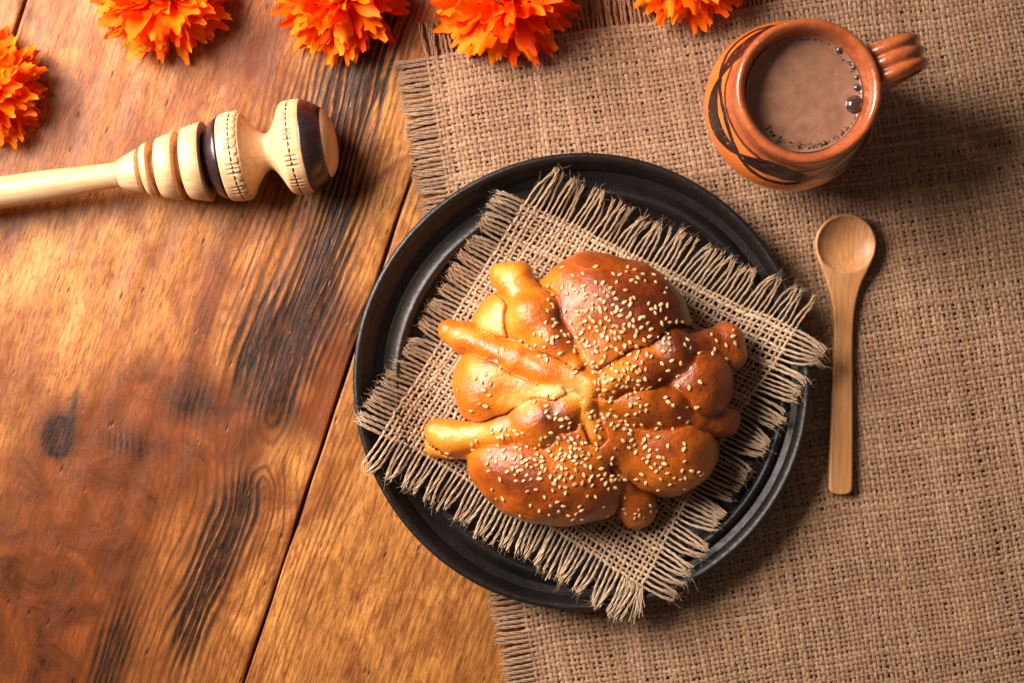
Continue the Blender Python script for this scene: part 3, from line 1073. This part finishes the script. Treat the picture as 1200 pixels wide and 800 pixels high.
def mug_material(painted=True):
    M = Mat("glazed_red_clay" if painted else "glazed_clay_plain")
    vec = M.coords()
    n1 = M.noise(vec, 60, 5, 0.65)
    n2 = M.noise(vec, 420, 4, 0.65)
    c = M.mix(M.ramp(n1, [(0.35, 0.0), (0.68, 1.0)]), (0.30, 0.062, 0.018), (0.52, 0.130, 0.040))
    if painted:
        sep = M.node('ShaderNodeSeparateXYZ')
        M.t.links.new(M.coords(), sep.inputs[0])
        x, y, z = sep.outputs
        th_ = M.math('ARCTAN2', y, x)
        zz = M.math('MULTIPLY', z, 1000.0)
        zz = M.math('ADD', zz, M.math('MULTIPLY_ADD', n1, 3.0, -1.5))
        # brighter orange slip on the shoulder
        slip = M.math('MULTIPLY', M.ramp(M.math('DIVIDE', zz, 100.0), [(0.335, 0.0), (0.35, 1.0)]),
                      M.ramp(M.math('DIVIDE', zz, 100.0), [(0.625, 1.0), (0.64, 0.0)]))
        c = M.mix(slip, c, M.mix(n1, (0.60, 0.125, 0.020), (0.74, 0.19, 0.035)))
        # two crossing wavy brush bands
        s3 = M.math('SINE', M.math('MULTIPLY_ADD', th_, 3.0, 0.9))
        width = M.math('MULTIPLY_ADD', M.math('ABSOLUTE', s3), 4.2, 1.1)
        for sg, base_z, amp_ in ((1, 56.0, 5.0), (-1, 56.0, 5.0)):
            zc_ = M.math('MULTIPLY_ADD', s3, sg * amp_, base_z)
            d_ = M.math('ABSOLUTE', M.math('SUBTRACT', zz, zc_))
            wv = width if sg == 1 else 1.2
            k_ = M.ramp(M.math('SUBTRACT', d_, wv), [(0.0, 1.0), (0.55, 0.0)])
            c = M.mix(k_, c, (0.020, 0.009, 0.008))
        for lz, lw in ((36.5, 0.7), (63.0, 0.6)):
            d_ = M.math('ABSOLUTE', M.math('SUBTRACT', zz, M.math('MULTIPLY_ADD', M.math('SINE', M.math('MULTIPLY', th_, 2)), 1.0, lz)))
            k_ = M.ramp(M.math('SUBTRACT', d_, lw), [(0.0, 0.9), (0.5, 0.0)])
            c = M.mix(k_, c, (0.03, 0.010, 0.007))
    c = M.mix(M.ramp(n2, [(0.60, 0.0), (0.72, 0.5)]), c, (0.65, 0.27, 0.13))
    c = M.mix(M.ramp(n2, [(0.30, 0.45), (0.40, 0.0)]), c, (0.16, 0.035, 0.014))
    M.set(Base_Color=c, Roughness=M.math('MULTIPLY_ADD', n1, 0.25, 0.13))
    M.b.inputs['Coat Weight'].default_value = 0.5
    M.b.inputs['Coat Roughness'].default_value = 0.12
    nn = M.bump(M.math('MULTIPLY_ADD', n2, 0.35, n1), 0.0009, 0.6)
    M.set(Normal=nn)
    M.put(M.b.inputs['Coat Normal'], nn)
    return M.m


MUG = mug_material(True)
CLAY = mug_material(False)
mprof = [(0.01, 0.0), (24, 0.0), (28, 0.6), (31, 4), (38, 14), (44.5, 26), (47.6, 38), (46.0, 49), (41.5, 59), (37.6, 66), (36.6, 70), (37.3, 74),
         (38.3, 80), (38.6, 86), (38.2, 90.5), (36.9, 92.6), (34.6, 92.2), (33.0, 89.5), (32.0, 84), (31.3, 78), (32.0, 66), (38, 56), (43, 44), (43, 30), (34, 12), (20, 6), (0.01, 5.5)]
dn = resample(mprof, 1.4)
mv_, mf_ = lathe(dn, 128)
ta = np.arctan2(mv_[:, 1], mv_[:, 0])
wr = np.hypot(mv_[:, 0], mv_[:, 1])
mv_[:, 0] *= 1 + 0.010 * np.cos(2 * ta + 0.5)
mv_[:, 1] *= 1 + 0.010 * np.sin(3 * ta)
mv_[:, 2] += 0.5 * np.sin(2 * ta + 1.0) * (mv_[:, 2] / 95) ** 2
obj("body", mesh_np("body", mv_, mf_), MUG, mug)
# handle: fluted strap sweeping out from the neck and back to the belly
ha = math.radians(21)
path = resample([(35.0, 77), (43, 84.5), (53, 87), (62, 82), (67, 70), (66, 56), (60, 44), (52, 37), (43.5, 34)], 1.4)
m_ = len(path)
tg = np.gradient(path, axis=0)
tg /= np.linalg.norm(tg, axis=1, keepdims=True)
nr = np.stack([-tg[:, 1], tg[:, 0]], 1)
ns = 96
aa = np.arange(ns) / ns * 2 * np.pi
hv = []
for i in range(m_):
    wd = 11.8 - 1.5 * math.sin(math.pi * i / (m_ - 1)) + (2.2 if i < 4 or i > m_ - 5 else 0)
    cs_, sn_ = np.cos(aa), np.sin(aa)
    w_ = np.sign(cs_) * np.abs(cs_) ** 0.6 * wd
    flute = 2.6 * np.abs(np.cos(w_ / wd * math.pi * 1.5)) ** 0.8 - 1.2
    t_ = np.sign(sn_) * (np.abs(sn_) ** 0.6) * (3.1 + flute * (np.abs(sn_) > 0.2))
    r_h = path[i, 0] + nr[i, 0] * t_
    z_h = path[i, 1] + nr[i, 1] * t_
    x_ = r_h * math.cos(ha) - w_ * math.sin(ha)
    y_ = r_h * math.sin(ha) + w_ * math.cos(ha)
    hv.append(np.stack([x_, y_, z_h], 1))
hv = np.array(hv).reshape(-1, 3)
idx = np.arange(m_ * ns).reshape(m_, ns)
hf = np.stack([idx[:-1], np.roll(idx[:-1], -1, 1), np.roll(idx[1:], -1, 1), idx[1:]], -1).reshape(-1, 4)
obj("handle", mesh_np("handle", hv, hf), CLAY, mug)

# ---- hot chocolate
choc_m = Mat("cocoa")
cn = choc_m.noise(choc_m.coords(), 90, 3)
cd = choc_m.noise(choc_m.coords(), 1500, 2)
cc = choc_m.mix(choc_m.ramp(choc_m.noise(choc_m.coords(), 70, 5, 0.6, 1.5), [(0.35, 0.0), (0.65, 1.0)]), (0.25, 0.118, 0.072), (0.345, 0.175, 0.115))
cc = choc_m.mix(choc_m.ramp(choc_m.noise(choc_m.coords(), 900, 2, 0.5), [(0.66, 0.0), (0.72, 0.6)]), cc, (0.14, 0.055, 0.03))
choc_m.set(Base_Color=cc, Roughness=0.17)
choc_m.b.inputs['Specular IOR Level'].default_value = 0.4
choc_m.b.inputs['Subsurface Weight'].default_value = 0.15
choc_m.b.inputs['Subsurface Scale'].default_value = 0.003
choc_m.set(Normal=choc_m.bump(cd, 0.0002, 0.15))
CZ = mz0 + 78.5
RC = 31.2
cprof = [(0.01, 0), (8, 0), (20, 0), (27, 0.02), (29.5, 0.2), (30.6, 0.6), (RC, 1.6), (RC - 0.2, -2), (20, -4), (0.01, -4)]
cv, cf = lathe(cprof, 96)
choc = empty("hot_chocolate", (MC[0], MC[1], CZ), "milky brown hot chocolate with small bubbles filling the clay mug", "drink")
obj("liquid", mesh_np("liquid", cv, cf), choc_m.m, choc)
bub = Mat("bubble_film")
bub.set(Base_Color=(0.07, 0.035, 0.025), Roughness=0.04)
bub.b.inputs['Transmission Weight'].default_value = 0.25
bub.b.inputs['Coat Weight'].default_value = 1.0
bub.b.inputs['IOR'].default_value = 1.33
BUB = bub.m
sprof = [(0.62 + 0.38, 0.0)]
th_ = np.linspace(0, math.pi / 2, 7)
sprof = [(1.10, -0.03), (1.04, 0.03)] + [(math.cos(t), 0.05 + 0.62 * math.sin(t)) for t in th_[:-1]] + [(0.01, 0.67)]
bbv, bbf = lathe(sprof, 20)
bub_me = mesh_np("bubble", bbv, bbf)
bub_me.materials.append(BUB)
db = Mat("dark_bubble")
db.set(Base_Color=(0.035, 0.014, 0.009), Roughness=0.12)
sbv, sbf = lathe([(1, 0), (0.75, 0.45), (0.01, 0.7)], 8)
small_me = mesh_np("bubble", sbv, sbf)
small_me.materials.append(db.m)


def bubble(px, py, r_, me_):
    p = W(px, py, CZ)
    o = obj("bubble", me_, None, choc)
    o.location = ((p[0] - MC[0]) * MM, (p[1] - MC[1]) * MM, 0.0003)
    o.scale = (r_,) * 3
    return o


for px, py, r_ in ((1002, 123, 4.6), (984, 59, 2.0), (1001, 79, 1.6), (1004.5, 91, 1.4), (1005, 103, 1.9)):
    bubble(px, py, r_, bub_me)
rb = np.random.default_rng(3)
c0 = (946, 110)
for k in range(150):
    if k < 22:
        a = math.radians(rb.uniform(20, 100))
    elif k < 110:
        a = math.radians(rb.uniform(-140, -35))
    else:
        a = math.radians(rb.uniform(-40, 60))
    rr_ = 64.5 - abs(rb.normal(0, 2.6))
    bubble(c0[0] + rr_ * math.cos(a), c0[1] - rr_ * math.sin(a), float(rb.choice([0.35, 0.45, 0.6, 0.8], p=[.4, .3, .2, .1])), small_me)
for px, py, r_ in ((966, 168, 1.3), (905, 158, 1.2), (911, 166, 1.0), (903, 154, 0.9), (997, 72, 0.9), (1002, 140, 0.9)):
    bubble(px, py, r_, small_me)


# ================================================================== SPOON
sp_m = Mat("honey_wood")
vec = sp_m.coords((1, 0.08, 1))
n = sp_m.noise(vec, 480, 5, 0.6)
n2 = sp_m.noise(sp_m.coords((1, 0.3, 1)), 45, 3, 0.5)
c = sp_m.mix(sp_m.ramp(n, [(0.35, 0.0), (0.65, 1.0)]), (0.42, 0.175, 0.060), (0.60, 0.29, 0.125))
c = sp_m.mix(sp_m.ramp(n2, [(0.4, 0.0), (0.65, 0.6)]), c, (0.40, 0.17, 0.05))
sp_m.set(Base_Color=c, Roughness=0.42, Normal=sp_m.bump(n, 0.0003, 0.5))
SPW = sp_m.m
s_c = W(991, 287, 10)
spoon = empty("wooden_spoon", (s_c[0], s_c[1], 3.0), "little honey coloured wooden spoon lying on the burlap right of the plate", "spoon")
# outline half width along the length (mm from bowl centre, + is towards the tip of the bowl)
L = [(17.9, 0.0), (17.4, 4.5), (15.8, 8.6), (12.5, 12.9), (7.5, 16.3), (1.5, 17.7), (-4.5, 17.1), (-10, 15.2), (-16, 12.6), (-23, 9.8), (-31, 7.6), (-40, 6.2), (-55, 5.6), (-75, 5.9),
     (-100, 6.4), (-125, 6.8), (-139, 6.9), (-142, 6.5), (-143.6, 5.2), (-144.2, 3.0), (-144.3, 0.0)]
OL = resample(L, 0.9)
nseg = 29
cols = np.linspace(-1, 1, nseg)


def spoon_surface(top=True):
    V_ = []
    for (yy, w) in OL:
        for c_ in cols:
            x_ = w * math.sin(c_ * math.pi / 2)
            e_ = 1 - abs(math.sin(c_ * math.pi / 2))
            d_ = e_ * w                                      # distance to edge
            rim_r = math.hypot(x_, yy)
            if top:
                t_bowl = float(sstep(-26, -8, np.array(yy)))
                z_ = 8.2 * t_bowl + (1 - t_bowl) * 6.0
                z_ -= 1.0 * (1 - min(1, d_ / 1.3)) ** 2
                if rim_r < 16.3:
                    q_ = 1 - (rim_r / 16.3) ** 2
                    z_ = 7.9 - 6.0 * q_ ** 0.72
            else:
                t_bowl = float(sstep(-30, -8, np.array(yy)))
                lo = 1.3 + 0.8 * (1 - min(1, d_ / 1.6)) ** 2
                q_ = max(0.0, 1 - (rim_r / 18.2) ** 2)
                lb = 6.4 - 6.3 * q_ ** 0.6
                z_ = lb * t_bowl + lo * (1 - t_bowl)
            V_.append((x_ + 0.0, yy, z_))
    return np.array(V_)


ta_, tb_ = spoon_surface(True), spoon_surface(False)
m_ = len(OL)
i1 = np.arange(m_ * nseg).reshape(m_, nseg)
F1 = np.stack([i1[:-1, :-1], i1[:-1, 1:], i1[1:, 1:], i1[1:, :-1]], -1).reshape(-1, 4)[:, ::-1]
i2 = i1 + m_ * nseg
F2 = np.stack([i2[:-1, :-1], i2[1:, :-1], i2[1:, 1:], i2[:-1, 1:]], -1).reshape(-1, 4)[:, ::-1]
s1_ = np.stack([i1[:-1, 0], i1[1:, 0], i2[1:, 0], i2[:-1, 0]], -1)
s2_ = np.stack([i1[1:, -1], i1[:-1, -1], i2[:-1, -1], i2[1:, -1]], -1)
so = obj("spoon_body", mesh_np("spoon_body", np.vstack([ta_, tb_]), np.vstack([F1, F2, s1_, s2_])), SPW, spoon)
spoon.rotation_euler = (0, 0, math.radians(-1.0))
spoon.location.z = 2.9 * MM


# ================================================================== MOLINILLO (wooden chocolate whisk)
def whisk_wood(name, a, b, dark=False, carved=None):
    M = Mat(name)
    vec = M.coords((0.06, 1, 1))
    n = M.noise(vec, 420, 5, 0.62)
    n2 = M.noise(M.coords((0.3, 1, 1)), 30, 4, 0.6)
    c = M.mix(M.ramp(n, [(0.33, 0.0), (0.66, 1.0)]), a, b)
    c = M.mix(M.ramp(n2, [(0.40, 0.55), (0.62, 0.0)]), c, tuple(0.55 * k for k in a))
    if carved:
        x0 = carved
        sep = M.node('ShaderNodeSeparateXYZ')
        M.t.links.new(M.coords(), sep.inputs[0])
        x, y, z = sep.outputs
        th_ = M.math('ARCTAN2', z, y)
        d_ = M.math('ABSOLUTE', M.math('SUBTRACT', M.math('MULTIPLY', x, 1000.0), x0))
        ln = M.ramp(d_, [(0.42, 1.0), (0.62, 0.0)])
        fr = M.math('FRACT', M.math('MULTIPLY', th_, 22 / (2 * math.pi) * 2))
        dash = M.ramp(fr, [(0.60, 1.0), (0.66, 0.0)])
        c = M.mix(M.math('MULTIPLY', ln, dash), c, (0.022, 0.010, 0.006))
        M2 = M.attr("cut")
        c = M.mix(M.math('MULTIPLY', M2, 0.75), c, (0.42, 0.19, 0.06))
    M.set(Base_Color=c, Roughness=0.30 if dark else 0.44, Normal=M.bump(n, 0.0003, 0.6))
    if dark:
        M.b.inputs['Coat Weight'].default_value = 0.3
        M.b.inputs['Coat Roughness'].default_value = 0.2
    return M.m


PALE = whisk_wood("pale_turned_wood", (0.70, 0.385, 0.18), (0.86, 0.555, 0.32))
DARKW = whisk_wood("scorched_wood", (0.018, 0.008, 0.009), (0.045, 0.018, 0.018), True)
pitch = math.asin(15.7 / 333.0)
ws = W(139.5, 204.5, 22.0)
whisk = empty("molinillo", (ws[0], ws[1], 21.9), "turned pale wood chocolate whisk with dark bands and carved rings lying on the planks", "whisk")
dirw = W(352, 172, 26.5) - W(139.5, 204.5, 22)
whisk.rotation_euler = Euler((0, -math.asin(4.5 / np.linalg.norm(dirw)), math.atan2(dirw[1], dirw[0])), 'XYZ')


def turned(name, prof_, mat, seg_=72, step=None, cut=None, sxy=0.0, tilt=0.0):
    p = [(r_, h_) for h_, r_ in prof_]
    if step:
        p = resample(p, step)
    vv, ff = lathe(p, seg_, 'x')
    ff = ff[:, ::-1]
    ca = np.zeros(len(vv))
    if cut:
        vv, ca = cut(vv)
    if tilt:
        cx = vv[:, 0].mean()
        x_, y_ = vv[:, 0] - cx, vv[:, 1].copy()
        vv[:, 0] = cx + x_ * math.cos(tilt) - y_ * math.sin(tilt)
        vv[:, 1] = x_ * math.sin(tilt) + y_ * math.cos(tilt)
    me_ = mesh_np(name, vv, ff)
    attr(me_, "cut", ca)
    return obj(name, me_, mat, whisk)


turned("handle", [(-240, 0.01), (-239, 8), (-236, 10.4), (-180, 11.0), (-110, 10.0), (-70, 9.2), (-40, 8.6), (-15, 7.6), (-2, 7.2), (1.5, 7.0), (3, 0.01)], PALE, 48, 2.5)
turned("shank", [(0.0, 6.5), (0.3, 7.6), (1.2, 8.4), (6, 10.4), (12.0, 12.6), (12.8, 12.4), (12.9, 9.0), (18, 8.6), (30, 9.6), (45, 11.5), (56, 13), (56, 0.01)], PALE, 72)


def ringp(h0, h1, r0, r1, core):
    return [(h0, core), (h0, r0 - 0.7), (h0 + 0.5, r0), (h1 - 0.5, r1), (h1, r1 - 0.7), (h1 - 0.2, core), (h0, core)]


turned("ring", ringp(15.6, 20.0, 14.6, 15.8, 7.5), PALE, tilt=0.02)
turned("ring", ringp(24.3, 35.3, 17.0, 19.8, 8.5), PALE, tilt=-0.05)
turned("ring", ringp(39.8, 51.5, 20.4, 22.9, 10.0), PALE, tilt=-0.03)
turned("dark_collar", [(52.4, 8), (52.4, 16.5), (55.0, 18.0), (55.2, 19.8), (57, 21.6), (60, 23.2), (62.6, 24.2), (62.6, 9)], DARKW, 96)


def carve(x_edge, x_line, saw):
    def f(vv):
        a = np.arctan2(vv[:, 2], vv[:, 1])
        r_ = np.hypot(vv[:, 1], vv[:, 2])
        # short grooves cut across the collar in small groups
        k = np.zeros(len(vv))
        for c_ in np.concatenate([g_ + np.array([-0.10, 0.0, 0.11]) for g_ in (0.42, 0.95, 1.42, 1.98, 2.55, 3.2, 3.9, 4.6, 5.3, 6.0)]):
            dd = np.angle(np.exp(1j * (a - c_)))
            k = np.maximum(k, np.exp(-(dd / 0.022) ** 2))
        ax = np.exp(-((vv[:, 0] - x_line) / 3.4) ** 4)
        cut_ = k * ax
        if saw:
            s_ = (np.abs(((a * 30 / (2 * np.pi)) % 1.0) - 0.5) * 2)
            e_ = np.exp(-((vv[:, 0] - x_edge) / 0.9) ** 2)
            cut_ = np.maximum(cut_, 0.9 * e_ * (s_ > 0.62))
        ln_ = 0.35 * np.exp(-((vv[:, 0] - x_line) / 0.4) ** 2)
        nr_ = r_ - 0.75 * cut_ - ln_
        sc_ = np.where(r_ > 5, nr_ / np.maximum(r_, 1e-3), 1)
        vv = vv.copy()
        vv[:, 1] *= sc_
        vv[:, 2] *= sc_
        return vv, np.clip(cut_, 0, 1)
    return f


turned("carved_collar", [(62.3, 24.0), (63.2, 24.7), (66, 25.3), (70, 25.7), (73.2, 25.3), (74.2, 24.2)],
       whisk_wood("carved_wood_a", (0.70, 0.385, 0.18), (0.86, 0.555, 0.32), False, 70.2), 420, 0.35, carve(73.4, 70.2, True))
turned("neck", [(62, 9), (62.4, 23.8), (74.1, 24.25), (75.5, 22.4), (78.5, 18.0), (82, 13.6), (85.2, 10.9), (87.6, 10.4), (90, 12.2), (93.5, 17.6), (97.2, 24.6), (99, 26.2)], PALE, 96, 1.0)
turned("carved_collar", [(98.6, 25.9), (100, 26.6), (104, 26.9), (108, 26.7), (109.6, 26.3)],
       whisk_wood("carved_wood_b", (0.70, 0.385, 0.18), (0.86, 0.555, 0.32), False, 103.3), 420, 0.35, carve(0, 103.3, False))
turned("dark_band", [(109.0, 20), (109.3, 26.3), (110.2, 26.45), (114, 24.6), (118, 22.0), (120.6, 19.9), (120.8, 12)], DARKW, 96)
turned("end_cap", [(120.4, 19.9), (122.3, 17.8), (124.4, 14.0), (125.6, 9.0), (126.0, 4.0), (126.1, 0.01)], PALE, 64, 0.8)


# ================================================================== MARIGOLDS
def petal_material():
    M = Mat("marigold_petal")
    oi = M.node('ShaderNodeObjectInfo')
    tip = M.attr("tip")
    n = M.noise(M.coords((1, 0.2, 1)), 900, 3, 0.6)
    rnd = oi.outputs['Random']
    base = M.mix(rnd, (0.90, 0.025, 0.0), (1.0, 0.12, 0.0))
    tipc = M.mix(rnd, (1.0, 0.09, 0.0), (1.0, 0.29, 0.004))
    c = M.mix(M.math('MULTIPLY_ADD', n, 0.4, M.math('SUBTRACT', tip, 0.2), clamp=True), base, tipc)
    # translucent thin petals
    tr = M.node('ShaderNodeBsdfTranslucent')
    M.put(tr.inputs['Color'], c)
    mx = M.node('ShaderNodeMixShader')
    mx.inputs[0].default_value = 0.30
    M.set(Base_Color=c, Roughness=0.55)
    M.b.inputs['Specular IOR Level'].default_value = 0.12
    M.set(Normal=M.bump(n, 0.0004, 0.6))
    M.t.links.new(M.b.outputs[0], mx.inputs[1])
    M.t.links.new(tr.outputs[0], mx.inputs[2])
    M.t.links.new(mx.outputs[0], M.out.inputs['Surface'])
    return M.m


PETAL = petal_material()
rp = np.random.default_rng(42)


def petal_mesh(length, width, seed):
    """frilled petal lying along +x, curving; 7x5 grid"""
    r_ = np.random.default_rng(seed)
    nx_, ny_ = 6, 5
    V_, tipv = [], []
    fold = r_.uniform(0.15, 0.5) * r_.choice([-1, 1])
    bend = r_.uniform(-0.25, 0.35)
    twist = r_.normal(0, 0.25)
    ph = r_.uniform(0, 6.28)
    tipnotch = r_.normal(0, 0.028, ny_)
    for i in range(nx_):
        t = i / (nx_ - 1)
        w = width * 0.5 * (0.25 + 1.0 * math.sin(math.pi * min(1, (t * 0.62 + 0.06))) ** 1.1) * (1 - 0.45 * max(0, t - 0.72) / 0.28)
        for j in range(ny_):
            s = (j / (ny_ - 1)) * 2 - 1
            x_ = length * t * (1 - 0.10 * s * s * t)
            if i == nx_ - 1:
                x_ += length * (tipnotch[j] + (0.02 if j % 2 else -0.04) - 0.10 * abs(s) ** 2)
            y_ = w * s
            z_ = abs(s) * w * fold + bend * length * t * t * 0.5 + 0.05 * width * math.sin(3.0 * s + 5 * t + ph) * (0.4 + t)
            ca, sa = math.cos(twist * t), math.sin(twist * t)
            V_.append((x_, y_ * ca - z_ * sa, y_ * sa + z_ * ca))
            tipv.append(t)
    idx = np.arange(nx_ * ny_).reshape(nx_, ny_)
    F_ = np.stack([idx[:-1, :-1], idx[1:, :-1], idx[1:, 1:], idx[:-1, 1:]], -1).reshape(-1, 4)
    me_ = mesh_np("petal", np.array(V_), F_)
    attr(me_, "tip", np.array(tipv))
    me_.materials.append(PETAL)
    return me_


PET_LONG = [petal_mesh(28, 8.6, 100 + i) for i in range(9)]
PET_MID = [petal_mesh(22, 7.4, 200 + i) for i in range(8)]
PET_SHORT = [petal_mesh(15, 6.6, 300 + i) for i in range(6)]
calyx_m = Mat("green_calyx")
calyx_m.set(Base_Color=(0.07, 0.13, 0.03), Roughness=0.6)


heart_m = Mat("marigold_heart")
heart_m.set(Base_Color=heart_m.mix(heart_m.noise(heart_m.coords(), 500, 3), (0.7, 0.03, 0.0), (1.0, 0.3, 0.004)), Roughness=0.7)
HEART = heart_m.m


def marigold(px, py, rad_px, zbase, label, seed, squash=1.0):
    r_ = np.random.default_rng(seed)
    c_ = W(px, py, 18)
    fl = empty("marigold", (c_[0], c_[1], zbase), label, "flower", "orange marigold blossoms laid along the top and left edges")
    R = rad_px * 0.505 * (D - 15) / D
    cv_, cf_ = lathe([(0.01, 0.0), (4, 0.3), (7, 4), (8, 6), (6, 7), (4, 7.5), (0.01, 8)], 16)
    obj("calyx", mesh_np("calyx", cv_, cf_), calyx_m.m, fl)
    hv_, hf_ = lathe([(0.01, 7), (7, 8), (8, 12), (6, 17), (3, 19), (0.01, 19.5)], 16)
    obj("heart", mesh_np("heart", hv_, hf_), HEART, fl)
    # rings of petals from the lowest, widest one up to the heart
    layers = [(28, 0.36, 8, -6, PET_LONG, 1.00), (28, 0.38, 11, 6, PET_LONG, 0.98), (28, 0.34, 14, 17, PET_LONG, 0.92), (24, 0.26, 17, 26, PET_LONG, 0.80),
              (20, 0.22, 19, 38, PET_MID, 0.92), (16, 0.22, 20, 56, PET_SHORT, 1.05), (12, 0.14, 20, 69, PET_SHORT, 1.0), (10, 0.07, 18, 80, PET_SHORT, 1.0), (7, 0.02, 15, 86, PET_SHORT, 1.15)]
    for n_, r0, zc_, el, bank, ls in layers:
        ph = r_.uniform(0, 6.28)
        for k in range(n_):
            az = ph + 2 * math.pi * k / n_ + r_.normal(0, 0.13)
            e_ = math.radians(el + r_.normal(0, 8))
            me_ = bank[int(r_.integers(0, len(bank)))]
            nat = 28 if bank is PET_LONG else 22 if bank is PET_MID else 15
            want = R * (1 - r0) * ls * r_.uniform(0.84, 1.12) if bank is not PET_SHORT else nat * ls
            s_ = want / nat
            o = obj("petal", me_, None, fl)
            rot = Euler((r_.normal(0, 0.35), -e_, az), 'XYZ').to_matrix().to_4x4()
            pos = Vector((R * r0 * math.cos(az), R * r0 * math.sin(az), zc_ + r_.normal(0, 0.8))) * MM
            o.matrix_local = Matrix.Translation(pos) @ rot @ Matrix.Scale(s_, 4)
    return fl


marigold(186, -12, 84, 0, "orange marigold on the wood above the whisk, its left petals more yellow", 1)
marigold(397, -14, 82, 0, "orange marigold on the dark stained wood left of the burlap's corner", 2)
marigold(591, -12, 90, 2, "largest orange marigold, lying on the frayed top edge of the burlap above the plate", 3)
marigold(806, -46, 80, 2, "orange marigold nearest the mug, mostly outside the top of the picture", 4)
marigold(-24, 100, 76, 0, "orange marigold at the left edge of the picture above the whisk's handle", 5)
